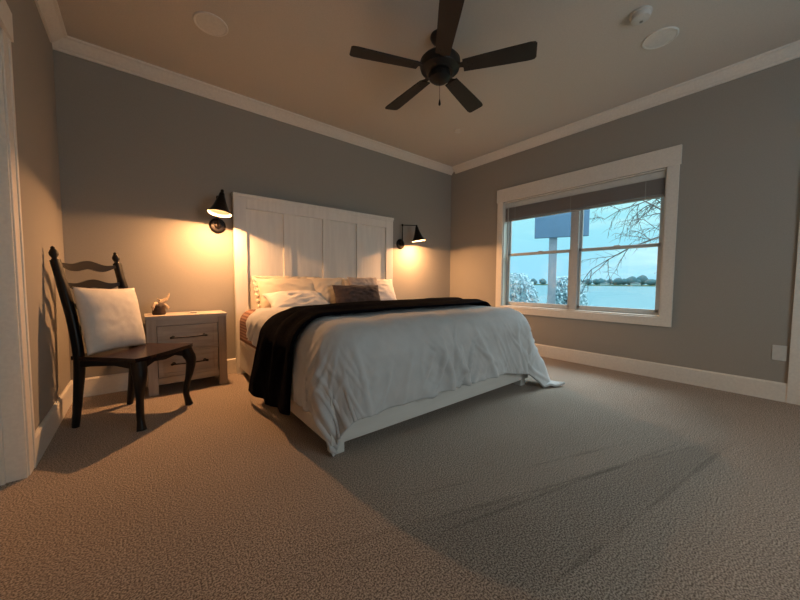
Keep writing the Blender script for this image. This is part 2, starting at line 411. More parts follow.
# ================================================================ BLIND
bl = thing('window_blind', 'raised horizontal slat blind bunched at the top of the lake window', 'blind', (XE, 0, 0))
by0, by1 = WY0+.018, WY1-.018
bm = mb((.018, .060, by0, by1, 1.965, 2.015), bev=.003); box(bm, .012, .018, by0, by1, 1.955, 2.018, .002)
obj('headrail', bm, 'rail', bl)
bm = bmesh.new(); z = 1.800
while z < 1.950:
    box(bm, .010+random.uniform(-.002, .002), .062+random.uniform(-.002, .002), by0+.004, by1-.004, z, z+.0045); z += .0085
obj('slats', bm, 'blind', bl)
obj('bottom_rail', mb((.010, .062, by0+.004, by1-.004, 1.772, 1.792), bev=.003), 'blind', bl)
for y in (by0+.15, .5*(by0+by1), by1-.15):
    bm = bmesh.new(); sweep(bm, [(.008, y, 1.77), (.008, y, 1.97)], .0015, 6)
    obj('lift_cord', bm, 'rail', bl)
bm = bmesh.new(); sweep(bm, [(.005, by1-.05, 1.96), (.004, by1-.052, 1.6), (.004, by1-.052, 1.22)], .004, 8)
obj('tilt_wand', bm, 'rail', bl)

# ================================================================ BED
BX0, BX1, BY0, BY1 = .755, 2.735, 1.50, 3.49
bed = thing('bed', 'large white bed with tall panelled headboard against the back wall', 'bed', ((BX0+BX1)/2, 2.5, 0))
def bl_(*b): return tuple(v-o for v, o in zip(b, ((BX0+BX1)/2,)*2+(2.5,)*2+(0, 0)))
hx0, hx1 = .730, 2.700
bm = bmesh.new()
box(bm, *bl_(hx0, hx0+.115, 3.485, 3.535, 0, 1.77), bev=.004); box(bm, *bl_(hx1-.115, hx1, 3.485, 3.535, 0, 1.77), bev=.004)
box(bm, *bl_(hx0+.115, hx1-.115, 3.485, 3.535, 1.66, 1.77), bev=.003)
box(bm, *bl_(hx0+.115, hx1-.115, 3.485, 3.535, .12, .40), bev=.003)
box(bm, *bl_(hx0+.11, hx1-.11, 3.512, 3.530, .2, 1.70))
iw = (hx1-hx0-.23-3*.085)/4
hb = obj('headboard', bm, 'headboard', bed)
for k in range(3):
    x = hx0+.115+iw*(k+1)+.085*k
    obj('batten', mb(bl_(x, x+.085, 3.490, 3.532, .40, 1.66), bev=.003), 'headboard', hb)
bm = mb(bl_(hx0-.004, hx1+.004, 3.470, 3.543, 1.77, 1.80), bl_(hx0-.001, hx1+.001, 3.478, 3.539, 1.752, 1.772), bev=.004)
obj('headboard_cap', bm, 'headboard', hb)
obj('footboard', mb(bl_(BX0, BX1, 1.50, 1.535, .065, .33), bev=.004), 'bedframe', bed)
for x in (BX0, BX1-.03):
    obj('side_rail', mb(bl_(x, x+.03, 1.535, 3.485, .065, .31), bev=.004), 'bedframe', bed)
for x in (BX0+.02, BX1-.09):
    for y in (1.52, 2.6):
        obj('foot', mb(bl_(x, x+.07, y, y+.07, 0, .07), bev=.003), 'bedframe', bed)
obj('slat_base', mb(bl_(BX0+.03, BX1-.03, 1.54, 3.48, .26, .29)), 'bedframe', bed)

bm = mb((BX0+.03, BX1-.03, 1.545, 3.475, .29, .60), bev=.04)
tag(obj('mattress', bm, 'sheet', smooth=True), 'thick white mattress mostly hidden under the bedding in the white bed frame', 'mattress')

def nz(x, y, z=0.): return noise.noise(Vector((x, y, z)))
def cover(s, t, x0, x1, y0, ztop, r, flare=.06, fold=1.0, seed=0., zmin=.012, fl=None, fr=None):
    xi0, xi1, yi = x0+r, x1-r, y0+r
    ex = s-xi1 if s > xi1 else (s-xi0 if s < xi0 else 0.)
    ey = t-yi if t < yi else 0.
    e_ = math.hypot(ex, ey)
    cx, cy = min(max(s, xi0), xi1), max(t, yi)
    if e_ < 1e-6: return Vector((cx, cy, ztop)), 0.
    dx, dy = ex/e_, ey/e_
    q = r*PI/2
    if fl is not None and dx < 0: flare = flare+(fl-flare)*abs(dx)
    if fr is not None and dx > 0: flare = flare+(fr-flare)*abs(dx)
    if e_ < q: out, dn = r*math.sin(e_/r), r*(1-math.cos(e_/r))
    else: out, dn = r+flare*(e_-q), r+(e_-q)
    hang = max(0, (e_-q))/.5
    per = cx*1.0-cy*1.0+math.atan2(dy, dx)*.30
    ff = nz(per*5.2+seed, hang*.5, seed)*.055+nz(per*11+seed, hang*1.0, seed+3)*.014
    out += fold*min(1, hang)*ff
    z = ztop-dn
    if z < zmin: out += (zmin-z)*.6; z = zmin+ .004*(nz(s*20, t*20)+1)
    return Vector((cx+dx*out, cy+dy*out, z)), hang

def cloth(name, m, srange, trange, fn, ns, nt_, thick, wr=None, parent=None):
    bm = bmesh.new(); G = []
    for i in range(ns+1):
        row = []
        for j in range(nt_+1):
            row.append(bm.verts.new(fn(i/ns, j/nt_)))
        G.append(row)
    for i in range(ns):
        for j in range(nt_): bm.faces.new((G[i][j], G[i+1][j], G[i+1][j+1], G[i][j+1]))
    bm.normal_update()
    # displace
    if wr:
        nn = [(v, v.normal.copy()) for r in G for v in r]
        sgn = 1 if G[ns//2][nt_-3].normal.z > 0 else -1
        for v, n in nn:
            d = wr(v.co); v.co = v.co+n*sgn*d
            v.co.z = max(v.co.z, .008)
    o = obj(name, bm, m, parent, smooth=True)
    # consistent thickness: outer face stays
    md = o.modifiers.new('thick', 'SOLIDIFY'); md.thickness = thick; md.offset = 0; md.use_rim = True
    return o

ZT = .695
def ridged(x, y, z): return 1-abs(nz(x, y, z))*2
def wr_duvet(p):
    side = min(1, max(0, (ZT-.03-p.z)/.25))
    a = p.x-p.y
    a += .12*nz(p.x*2.2, p.y*2.2, p.z*2.2+4)
    u = a+.35*p.z
    m2 = min(1, max(0, .5+2.2*nz(p.x*2.1, p.y*2.1, p.z*1.5+21)))
    d = .012*nz(p.x*3, p.y*3, p.z*3)+.006*nz(p.x*8, p.y*8, p.z*8)
    def cr_(x, k0): return (max(0, x-k0)/(1-k0))**1.4
    msk = .35+.65*min(1, max(0, .5+1.6*nz(p.x*1.7, p.y*1.7, 9)))
    d += side*msk*(.036*cr_(ridged(u*4.2, p.z*1.5, 1.3), .45)+.030*m2*cr_(ridged((a-.6*p.z)*9, p.z*2.5, 7.1), .5)+.026*(1-m2)*cr_(ridged((a+.7*p.z)*12, p.z*4, 3.3), .5)+.004*nz(u*30, p.z*9, 2))
    d += (1-side)*(.010*max(0, ridged(p.x*1.4+.3*p.y, p.y*3.2, .4)-.5))
    return d
def duvet_fn(i, j):
    s = (BX0-.03-.40)+(BX1-BX0+.06+.87)*i
    # hem shortens toward the pillows on the left side
    t1 = 2.98-.20*min(1, max(0, (BX0+.15-s)/.2))
    t0 = 1.05-.09*min(1, max(0, (s-BX1+.5)/.5))
    t = t0+(t1-t0)*j
    if s < BX0:
        k = min(1, max(0, (t-1.9)/.9)); k = k*k*(3-2*k)
        s = BX0-(BX0-s)*(1-.45*k)
    k2 = min(1, max(0, (t-2.2)/.5)); k2 = k2*k2*(3-2*k2)
    p, h = cover(s, t, BX0-.04-.035*k2, BX1+.03, 1.455, ZT, .19-.08*k2, flare=.05, fold=1., seed=2., fl=.02, fr=.52)
    # top edge dips to the mattress near the pillows
    k = max(0, (t-2.7)/.28)
    p.z -= .02*k*k if h == 0 else 0
    return p
dv = cloth('duvet', 'duvet', None, None, duvet_fn, 330, 210, .02, wr_duvet)
tag(dv, 'rumpled pale grey duvet draped over the foot of the white bed', 'duvet')

# striped blanket under the duvet, near the pillows
def blanket_fn(i, j):
    s = (BX0-.27)+(BX1-BX0+.50)*i; t = 2.55+(3.24-2.55)*j
    p, h = cover(s, t, BX0-.04, BX1+.02, 1.2, .660, .10, flare=.02, fold=.2, seed=9.)
    return p
bk = cloth('striped_blanket', 'striped', None, None, blanket_fn, 120, 40, .012, lambda p: .004*nz(p.x*6, p.y*6, p.z*6))
tag(bk, 'brown striped knitted blanket between duvet and pillows, hanging over the left edge of the bed', 'blanket')
def sheet_fn(i, j):
    s = (BX0-.29)+(BX1-BX0+.58)*i; t = 2.60+(3.40-2.60)*j
    p, h = cover(s, t, BX0-.012, BX1+.012, 1.2, .630, .09, flare=.0, fold=.08, seed=5.)
    return p
tag(cloth('bed_sheet', 'sheet', None, None, sheet_fn, 100, 40, .006), 'white bed sheet showing below the brown striped blanket at the side of the bed', 'sheet')

# dark throw
def throw_fn(i, j):
    s = (BX0-.04-.66)+(BX1-BX0+.08+1.10)*i
    top = min(1, max(0, (s-BX0)/.3)); kk = min(1, max(0, (s-BX0)/(BX1-BX0)))
    tf = 1.80+.10*kk+.02*math.sin(s*5); tb = 2.30+.26*min(1, max(0, (s-BX0-.05)/.9))-.04*kk
    gather = 1.0
    dr_ = max(0, (BX0+.05-s)/.6)
    tb += .26*dr_; tf += .02*dr_
    s += .10*dr_*(1-j) 
    t = tf+(tb-tf)*j
    k2 = min(1, max(0, (t-2.2)/.5)); k2 = k2*k2*(3-2*k2)
    p, h = cover(s, t, BX0-.085-.035*k2, BX1+.07, 1.3, ZT+.037, .21-.08*k2, flare=.08, fold=.5, seed=2., fl=.02, fr=.54)
    rp = .016*math.sin(j*PI*5+1.3*math.sin(s*2.1))+.012*nz(s*2.5, j*6, 4)+.006*nz(s*7, j*13, 8)
    k = math.sin(PI*min(1, max(0, j)))**.5
    if h > 0: p.x += (rp*k+.0)*(1 if s > 1.7 else -1)
    else: p.z += .012*k+rp*k*.9+.012*kk
    return p
tag(cloth('throw_blanket', 'throw', None, None, throw_fn, 210, 46, .014), 'black throw blanket laid across the duvet and hanging down its left side', 'throw')

# ================================================================ PILLOWS
def pillow_bm(w_, h_, th, seed=0, crumple=.01, pinch=.06, n=34):
    bm = bmesh.new(); top = {}; 
    for sgn in (1, -1):
        for i in range(n+1):
            for j in range(n+1):
                u, v = 2*i/n-1, 2*j/n-1
                edge = i in (0, n) or j in (0, n)
                if edge and sgn == -1: top[(sgn, i, j)] = top[(1, i, j)]; continue
                x = u*(1-pinch*(1-u*u)**0*(1-v*v)*abs(u)**3*1.0)*w_/2
                z = v*(1-pinch*(1-u*u)*abs(v)**3)*h_/2
                t = ((1-u**4)*(1-v**4))**.55*(1-.25*(u*u+v*v)/2)
                y = sgn*t*th/2
                if not edge:
                    y += sgn*crumple*t*(ridged(u*2.1+seed, v*2.3, seed)+.6*nz(u*6, v*6, seed))
                x += crumple*.6*nz(v*3, seed, 1); z += crumple*.6*nz(u*3, seed, 5)
                top[(sgn, i, j)] = bm.verts.new((x, y, z))
    for sgn in (1, -1):
        for i in range(n):
            for j in range(n):
                f = [top[(sgn, a, b)] for a, b in ((i, j), (i+1, j), (i+1, j+1), (i, j+1))]
                bm.faces.new(f if sgn == -1 else f[::-1])
    return bm
def pillow(name, m, loc, size, rx, rz, label, cat='pillow', ry=0, seed=0, crumple=.01, flange=0, group=None, pinch=.06):
    root = obj(name, pillow_bm(size[0], size[1], size[2], seed, crumple, pinch), m, smooth=True)
    root.location = loc; root.rotation_euler = (Matrix.Rotation(rz, 3, 'Z') @ Matrix.Rotation(ry, 3, 'Y') @ Matrix.Rotation(rx, 3, 'X')).to_euler()
    tag(root, label, cat, group)
    if flange:
        w2, h2 = size[0]/2, size[1]/2
        bm = bmesh.new(); n = 40; ring = []
        for k in range(4*n):
            sd, f = divmod(k, n); f = 2*f/n-1
            u, v = ((f, -1), (1, f), (-f, 1), (-1, -f))[sd]
            wv = .004*math.sin(k*1.1+seed)
            a = bm.verts.new((u*w2*.97*(1-pinch*(1-v*v)), wv, v*h2*.97*(1-pinch*(1-u*u)))); b = bm.verts.new((u*(w2+flange), wv*2, v*(h2+flange)))
            ring.append((a, b))
        for k in range(4*n):
            a, b = ring[k], ring[(k+1) % (4*n)]; bm.faces.new((a[0], b[0], b[1], a[1]))
        f = obj('flange', bm, m, root, smooth=True)
        md = f.modifiers.new('t', 'SOLIDIFY'); md.thickness = .004; md.offset = 0
    return root
pillow('pillow', 'sham', (1.245, 3.36, .795), (.70, .38, .17), R(-24), R(2), 'large cream pillow leaning on the headboard nearest the nightstand', seed=1, crumple=.011, flange=.02)
pillow('pillow', 'sham', (1.62, 3.33, .79), (.40, .41, .14), R(-20), R(-14), 'cream pillow standing upright in the middle of the bed beside the dark cushion', seed=3, crumple=.011)
pillow('pillow', 'pillow_white', (1.22, 3.10, .735), (.62, .32, .13), R(-62), R(4), 'greyish white pillow lying flat in front of the large cream pillow', seed=5, crumple=.018)
pillow('pillow', 'pillow_white', (2.28, 3.38, .80), (.74, .38, .15), R(-26), R(-2), 'large white pillow leaning on the right half of the headboard', seed=7, crumple=.011)
pillow('pillow', 'pillow_pink', (2.09, 3.25, .825), (.40, .36, .11), R(-22), R(-4), 'pale taupe square pillow directly behind the dark brown cushion', seed=11, crumple=.012)
pillow('cushion', 'cushion_brown', (1.90, 3.09, .775), (.58, .27, .13), R(-24), R(-6), 'dark brown plush oblong cushion at the front of the pillows', 'cushion', seed=13, crumple=.012)

# ================================================================ NIGHTSTAND
nsx, nsy = .31, 3.385
nst = thing('nightstand', 'grey washed wood two drawer nightstand between the chair and the bed', 'nightstand', (nsx, nsy, 0))
wx, dy = .285, .15     # half width, half depth
bm = mb((-wx-.008, wx+.008, -dy-.008, dy, .620, .650), bev=.004); obj('top', bm, 'grey_wood', nst)
for s in (-1, 1):
    for t_ in (-1, 1):
        x0 = s*wx if s < 0 else s*wx-.065
        y0 = -dy if t_ < 0 else dy-.05
        obj('post', mb((x0, x0+.065, y0, y0+.05, 0, .620), bev=.003), 'grey_wood_v', nst)
bm = mb((-wx+.01, -wx+.03, -dy+.05, dy-.05, .08, .62), (wx-.03, wx-.01, -dy+.05, dy-.05, .08, .62), (-wx+.065, wx-.065, dy-.02, dy-.005, .08, .62))
obj('side_panel', bm, 'grey_wood', nst)
bm = mb((-wx+.065, wx-.065, -dy+.006, -dy+.04, .565, .620), (-wx+.065, wx-.065, -dy+.006, -dy+.04, .085, .135), (-wx+.065, wx-.065, -dy+.010, -dy+.04, .342, .356), bev=.002)
obj('front_rail', bm, 'grey_wood', nst)
obj('drawer_backing', mb((-wx+.03, wx-.03, -dy+.045, -dy+.055, .09, .60)), 'recess', nst)  # near-black sheet close behind the drawer fronts, darkens the gaps
for z0, z1 in ((.138, .338), (.360, .561)):
    a, b = -wx+.069, wx-.069
    bm = bmesh.new()
    box(bm, a, a+.035, -dy+.010, -dy+.034, z0, z1, .002); box(bm, b-.035, b, -dy+.010, -dy+.034, z0, z1, .002)
    box(bm, a+.035, b-.035, -dy+.010, -dy+.034, z0, z0+.03, .002); box(bm, a+.035, b-.035, -dy+.010, -dy+.034, z1-.03, z1, .002)
    box(bm, a+.03, b-.03, -dy+.017, -dy+.034, z0+.02, z1-.02)
    dr = obj('drawer', bm, 'grey_wood', nst)
    zc = (z0+z1)/2+.004
    bm = bmesh.new()
    sweep(bm, catmull([(-.125, -dy-.018, zc), (-.06, -dy-.021, zc-.002), (0, -dy-.022, zc-.003), (.06, -dy-.021, zc-.002), (.125, -dy-.018, zc)], 4), [(.0055, .0055)]*17, 10)
    for s in (-1, 1):
        sweep(bm, [(s*.112, -dy+.012, zc), (s*.112, -dy-.018, zc)], .006, 10)
        lathe(bm, [(0, -.004), (.011, -.004), (.013, 0), (.011, .004), (0, .004)], 14, trm(s*.112, -dy+.014, zc) @ rotm('X', PI/2))
        lathe(bm, [(0, -.012), (.008, -.009), (.010, 0), (.008, .009), (0, .012)], 12, trm(s*.125, -dy-.018, zc) @ rotm('Y', PI/2))
    obj('handle', bm, 'bronze', dr, smooth=True)

# ornament on the nightstand: dark base with pale curled shell pieces
orn = thing('ornament', 'small dark and cream figurine on the left of the grey nightstand top', 'ornament', (.115, 3.36, .650), R(15))
bm = bmesh.new()
lathe(bm, [(0, 0), (.036, 0), (.040, .012), (.036, .034), (.038, .060), (.032, .072), (0, .070)], 20)
obj('dark_base', bm, 'pot', orn, smooth=True)
bm = bmesh.new()
for a, l, zt in ((-2.6, .045, .088), (-.2, .05, .075), (.9, .04, .095), (2.2, .04, .08)):
    c, s = math.cos(a), math.sin(a)
    sweep(bm, catmull([(0, 0, .062), (c*l*.6, s*l*.6, zt-.008), (c*l, s*l, zt-.028), (c*l*1.05, s*l, .034)], 4), [(.006, .011)]*6+[(.007, .012)]*4+[(.003, .005)]*3, 8)
sweep(bm, catmull([(0, 0, .066), (.018, 0, .086), (.04, 0, .102), (.058, 0, .128), (.064, 0, .150)], 4), [.012, .013, .015, .016, .016, .016, .015, .014, .013, .011, .009, .008, .007, .006, .005, .004, .002], 10)
sweep(bm, catmull([(.02, 0, .09), (.005, .006, .105), (-.006, .008, .112)], 4), [.006]*6+[.004]*3, 8)
obj('curled_top', bm, 'cream', orn, smooth=True)
orn.scale = (1.2, 1.2, 1.2)
dish = obj('trinket_dish', lathe(bmesh.new(), [(0, 0), (.020, 0), (.030, .006), (.036, .011), (.034, .0125), (.028, .008), (.018, .004), (0, .003)], 28), 'plastic', smooth=True)
dish.location = (.36, 3.36, .650); tag(dish, 'tiny pale dish in the middle of the grey nightstand top', 'dish')

# ================================================================ SCONCES
def make_sconce(x, aw, ad, label, tiltx, tilty, hz=.235):
    """wall plate at x; arm reaches aw sideways and ad out from the wall"""
    root = thing('wall_sconce', label, 'wall lamp', (x, YB, 1.47), group='swing arm wall lamps beside the headboard')
    bm = lathe(bmesh.new(), [(0, 0), (.070, 0), (.073, .006), (.070, .012), (.060, .014), (.055, .020), (.030, .022), (.026, .034), (.022, .036), (0, .036)], 36, rotm('X', PI/2))
    obj('wall_plate', bm, 'bronze', root, ang=40)
    bm = bmesh.new()
    sweep(bm, [(0, -.030, 0), (0, -.055, 0)], .010, 12)
    sweep(bm, [(0, -.050, -.02), (0, -.050, .262)], .0065, 12)
    obj('upright_rod', bm, 'bronze', root, smooth=True)
    bm = lathe(bmesh.new(), [(0, -.016), (.012, -.013), (.0135, 0), (.012, .013), (0, .018)], 16, trm(0, -.050, .262))
    obj('pivot_knob', bm, 'bronze', root, smooth=True)
    hx, hy = aw, -ad
    bm = bmesh.new(); sweep(bm, [(0, -.05, .262), (hx*.5, (-.05+hy)/2, .255), (hx, hy, hz+.012)], .006, 12)
    obj('swing_arm', bm, 'bronze', root, smooth=True)
    sh = rotm('Y', tilty) @ rotm('X', tiltx)
    base = trm(hx, hy, hz) @ sh @ Matrix.Scale(1.1, 4)
    bm = lathe(bmesh.new(), [(0, .020), (.010, .018), (.013, .008), (.012, -.004), (.018, -.010), (.022, -.028), (.020, -.040), (0, -.040)], 24, base)
    obj('lamp_holder', bm, 'bronze', root, smooth=True)
    bm = lathe(bmesh.new(), [(.020, -.030), (.024, -.036), (.036, -.075), (.052, -.120), (.066, -.150), (.084, -.178), (.0875, -.182), (.0865, -.1835)], 44, base)
    s = obj('lamp_shade', bm, 'bronze', root, smooth=True)
    bm = lathe(bmesh.new(), [(0, -.040), (.018, -.040), (.034, -.078), (.050, -.122), (.064, -.152), (.082, -.179), (.0865, -.1835)], 44, base)
    obj('shade_lining', bm, 'shade_in', s, smooth=True)
    bm = lathe(bmesh.new(), [(0, -.150), (.018, -.147), (.029, -.135), (.032, -.120), (.026, -.098), (.014, -.075), (.012, -.042), (0, -.040)], 24, base)
    bulb = obj('bulb', bm, 'bulb', root, smooth=True)
    bulb.visible_shadow = True
    l = bpy.data.lights.new('bulb_light', 'AREA'); l.shape = 'DISK'; l.size = .045; l.energy = LAMP_W; l.color = (1, .48, .19)
    lo = bpy.data.objects.new('bulb_light', l); C.objects.link(lo); lo.parent = root
    lo.matrix_local = base @ trm(0, 0, -.166)
    return root
make_sconce(.60, .0, .265, 'lit dark bronze wall lamp above the grey nightstand, left of the headboard', R(-6), R(8), .268)
make_sconce(2.885, .120, .215, 'lit dark bronze wall lamp to the right of the headboard near the room corner', R(-4), R(-7))

# ================================================================ CHAIR
ch = thing('side_chair', 'black ladder back chair with dark brown wooden seat in the left corner', 'chair', (-.040, 2.83, 0), R(-131.5))
SH = .462
for s in (-1, 1):
    bm = bmesh.new()
    P = catmull([(s*.195, -.240, 0), (s*.196, -.210, .22), (s*.198, -.190, .43), (s*.200, -.212, .65), (s*.203, -.255, .86), (s*.206, -.303, 1.060)], 5)
    n = len(P); sweep(bm, P, [(.015+.007*min(1, i/8), .017+.009*min(1, i/8)) if i < n-4 else (.022, .021) for i in range(n)], 16, square=True)
    post = obj('back_post', bm, 'black_wood', ch, ang=50)
    bm = lathe(bmesh.new(), [(0, -.01), (.017, -.006), (.018, .002), (.012, .010), (.013, .014), (.021, .030), (.022, .044), (.016, .060), (.010, .070), (.011, .078), (0, .088)], 20, trm(s*.206, -.304, 1.060) @ rotm('X', R(8)))
    obj('finial', bm, 'black_wood', post, smooth=True)
def rail_bm(zc, yc, hh, half):
    bm = bmesh.new(); n = 40; V = []
    for i in range(n+1):
        u = 2*i/n-1; x = u*half
        y = yc-.020*(1-u*u)
        wv = math.cos(u*PI*1.0)
        up = zc+hh*(.42+.16*math.cos(u*PI*2))+.010*wv+.006
        lo_ = zc-hh*(.40+.20*math.cos(u*PI*1.0))+.012*math.cos(u*2*PI)
        V.append([bm.verts.new((x, y-.008, lo_)), bm.verts.new((x, y-.009, up)), bm.verts.new((x, y+.008, up)), bm.verts.new((x, y+.009, lo_))])
    for a, b in zip(V, V[1:]):
        for k in range(4): bm.faces.new((a[k], a[(k+1) % 4], b[(k+1) % 4], b[k]))
    bm.faces.new(V[0]); bm.faces.new(V[-1][::-1])
    return bm
for zc, yc in ((1.025, -.293), (.900, -.264), (.770, -.238), (.630, -.212)):
    o = obj('ladder_rail', rail_bm(zc, yc, .044, .202), 'black_wood', ch, ang=50)
    md = o.modifiers.new('b', 'BEVEL'); md.width = .003; md.segments = 2
# seat: trapezoid plank with scooped sides
bm = bmesh.new()
out = []
for (x, y) in ((-.215, -.225), (-.225, -.10), (-.235, .10), (-.252, .225), (-.20, .243), (0, .252), (.20, .243), (.252, .225), (.235, .10), (.225, -.10), (.215, -.225)): out.append((x, y))
prism(bm, out, 'z', SH-.024, SH)
st_ = obj('seat', bm, 'seat_wood', ch, ang=40)
md = st_.modifiers.new('b', 'BEVEL'); md.width = .007; md.segments = 3
# aprons
bm = bmesh.new()
prof = [(-.205, SH-.026), (-.205, SH-.085), (-.15, SH-.075), (-.09, SH-.055), (0, SH-.065), (.09, SH-.055), (.15, SH-.075), (.205, SH-.085), (.205, SH-.026)]
prism(bm, prof, 'y', .190, .210)
prism(bm, [(-.185, SH-.026), (-.185, SH-.07), (.185, SH-.07), (.185, SH-.026)], 'y', -.205, -.187)
for s in (-1, 1):
    prism(bm, [(-.19, SH-.026), (-.19, SH-.075), (-.10, SH-.062), (.05, SH-.055), (.14, SH-.07), (.20, SH-.085), (.20, SH-.026)], 'x', s*.205-.009, s*.205+.009)
obj('apron', bm, 'black_wood', ch, ang=40)
for s in (-1, 1):
    P = catmull([(s*.205, .200, SH-.025), (s*.214, .212, SH-.07), (s*.226, .226, SH-.125), (s*.218, .216, .24), (s*.207, .202, .16), (s*.203, .198, .09), (s*.208, .206, .035), (s*.212, .212, 0)], 5)
    n = len(P); rr = []
    for i in range(n):
        f = i/(n-1)
        rr.append(.034-.002*f if f < .2 else max(.0175, .034-.030*(f-.2)/.55) if f < .8 else .0175+.006*(f-.8)/.2)
    bm = bmesh.new(); sweep(bm, P, [(r, r) for r in rr], 16, square=True)
    obj('front_leg', bm, 'black_wood', ch, smooth=True)
# pillow on the chair
fd = Vector((math.cos(R(-41.5)), math.sin(R(-41.5)), 0)); sd = Vector((-fd.y, fd.x, 0))
pc = Vector((-.040, 2.83, 0))+fd*(-.125)+sd*(-.025)
pl = pillow('pillow', 'chair_pillow', (pc.x, pc.y, .462+.216), (.43, .43, .12), R(-12), R(48.5), 'off-white square pillow leaning against the back of the black chair', ry=R(2), seed=21, crumple=.003, pinch=.05)

# ================================================================ CEILING FAN
fan = thing('ceiling_fan', 'dark bronze five blade ceiling fan hanging above the foot of the bed', 'ceiling fan', (1.770, 1.726, H))
bm = lathe(bmesh.new(), [(0, 0), (.072, 0), (.074, -.012), (.062, -.035), (.036, -.055), (.018, -.062), (0, -.062)], 36); obj('canopy', bm, 'fan', fan, ang=40)
bm = lathe(bmesh.new(), [(0, -.05), (.013, -.05), (.013, -.16), (0, -.16)], 20); obj('downrod', bm, 'fan', fan, smooth=True)
bm = lathe(bmesh.new(), [(0, -.125), (.030, -.126), (.040, -.138), (.090, -.148), (.128, -.160), (.146, -.180), (.148, -.215), (.140, -.240), (.105, -.252), (.095, -.262), (.060, -.268), (0, -.268)], 44)
obj('motor_housing', bm, 'fan', fan, ang=35)
bm = lathe(bmesh.new(), [(0, -.264), (.075, -.264), (.080, -.275), (.076, -.305), (.055, -.322), (.028, -.332), (0, -.335)], 40); obj('switch_housing', bm, 'fan', fan, ang=35)
zb = -.242
for k in range(5):
    a = R(14.2+72*k)
    mt_ = rotm('Z', a) @ rotm('X', R(-11))
    bm = bmesh.new(); pts = []
    for x, y in ((.17, -.050), (.30, -.057), (.50, -.066), (.62, -.070), (.648, -.066), (.660, -.052), (.662, .052), (.650, .066), (.62, .070), (.50, .066), (.30, .057), (.17, .050)): pts.append((x, y))
    prism(bm, pts, 'z', -.004, .004)
    bmesh.ops.transform(bm, matrix=trm(0, 0, zb) @ mt_, verts=bm.verts)
    bd = obj('blade', bm, 'blade', fan)
    bm = bmesh.new()
    prism(bm, [(.09, -.016), (.16, -.020), (.19, -.040), (.245, -.030), (.255, 0), (.245, .030), (.19, .040), (.16, .020), (.09, .016)], 'z', .005, .011)
    for x, y in ((.205, -.02), (.205, .02), (.235, 0)): lathe(bm, [(0, -.0075), (.005, -.007), (.006, -.004), (.006, .005)], 10, trm(x, y, 0))
    bmesh.ops.transform(bm, matrix=trm(0, 0, zb) @ mt_, verts=bm.verts)
    obj('blade_iron', bm, 'fan', bd)
bm = bmesh.new(); sweep(bm, [(.0, -.0, -.330), (.0, .0, -.452)], .0016, 8); pcn = obj('pull_chain', bm, 'bronze', fan)
bm = lathe(bmesh.new(), [(0, -.450), (.004, -.452), (.006, -.465), (.009, -.485), (.006, -.494), (0, -.496)], 14); obj('pull_fob', bm, 'bronze', pcn, smooth=True)

# ================================================================ CEILING FITTINGS, OUTLET
s1 = thing('ceiling_disc', 'flat round white ceiling speaker cover above the black chair', 'speaker cover', (.444, 2.673, H))
obj('rim', lathe(bmesh.new(), [(.093, 0), (.108, 0), (.108, -.006), (.104, -.010), (.096, -.010), (.093, -.008)], 44, closed=True), 'disc', s1, ang=40)
obj('cover', lathe(bmesh.new(), [(0, 0), (.0925, 0), (.0925, -.0075), (0, -.010)], 44), 'disc', s1, ang=40)
s2 = thing('ceiling_disc', 'flat round white ceiling cover nearest the window wall, beside the smoke detector', 'speaker cover', (3.034, .711, H))
obj('rim', lathe(bmesh.new(), [(.093, 0), (.108, 0), (.108, -.006), (.104, -.010), (.096, -.010), (.093, -.008)], 44, closed=True), 'disc', s2, ang=40)
obj('cover', lathe(bmesh.new(), [(0, 0), (.0925, 0), (.0925, -.0075), (0, -.010)], 44), 'disc', s2, ang=40)
sdt = thing('smoke_detector', 'white domed smoke detector on the ceiling between the fan and the window wall', 'smoke detector', (2.66, .735, H))
obj('base', lathe(bmesh.new(), [(0, 0), (.062, 0), (.064, -.010), (.060, -.014), (0, -.014)], 40), 'plastic', sdt, ang=35)
obj('cover', lathe(bmesh.new(), [(0, -.0142), (.058, -.0142), (.058, -.026), (.052, -.040), (.035, -.046), (0, -.047)], 40), 'plastic', sdt, ang=35)
obj('test_button', lathe(bmesh.new(), [(0, -.0445), (.010, -.0450), (.010, -.0500), (0, -.0505)], 20, trm(.018, 0, 0)), 'plastic_grey', sdt)
spk = thing('sprinkler_head', 'small round white sprinkler cover on the ceiling near the back right corner', 'sprinkler', (3.009, 2.623, H))
obj('cover_plate', lathe(bmesh.new(), [(0, 0), (.045, 0), (.045, -.006), (.040, -.012), (0, -.014)], 32), 'plastic', spk, ang=35)

ot = thing('wall_outlet', 'white electrical outlet on the right wall beside the door casing', 'outlet', (XE, .052, .385))
obj('cover_plate', mb((-.006, 0, -.038, .038, -.060, .060), bev=.002), 'plastic', ot)
for z in (-.022, .022):
    obj('socket', mb((-.0085, -.0055, -.017, .017, z-.015, z+.015), bev=.001), 'plastic', ot)

# ================================================================ OUTSIDE
tag(obj('lawn', mb((XE+T, 16, -14, 30, -.55, -.35)), 'grass'), kind='structure')
lake = obj('lake', mb((16.01, 900, -500, 900, -3.2, -2.6)), 'water'); lake['kind'] = 'structure'
shore = obj('far_shore', mb((440, 640, -300, 900, -3.3, -1.9)), 'grass'); shore['kind'] = 'structure'
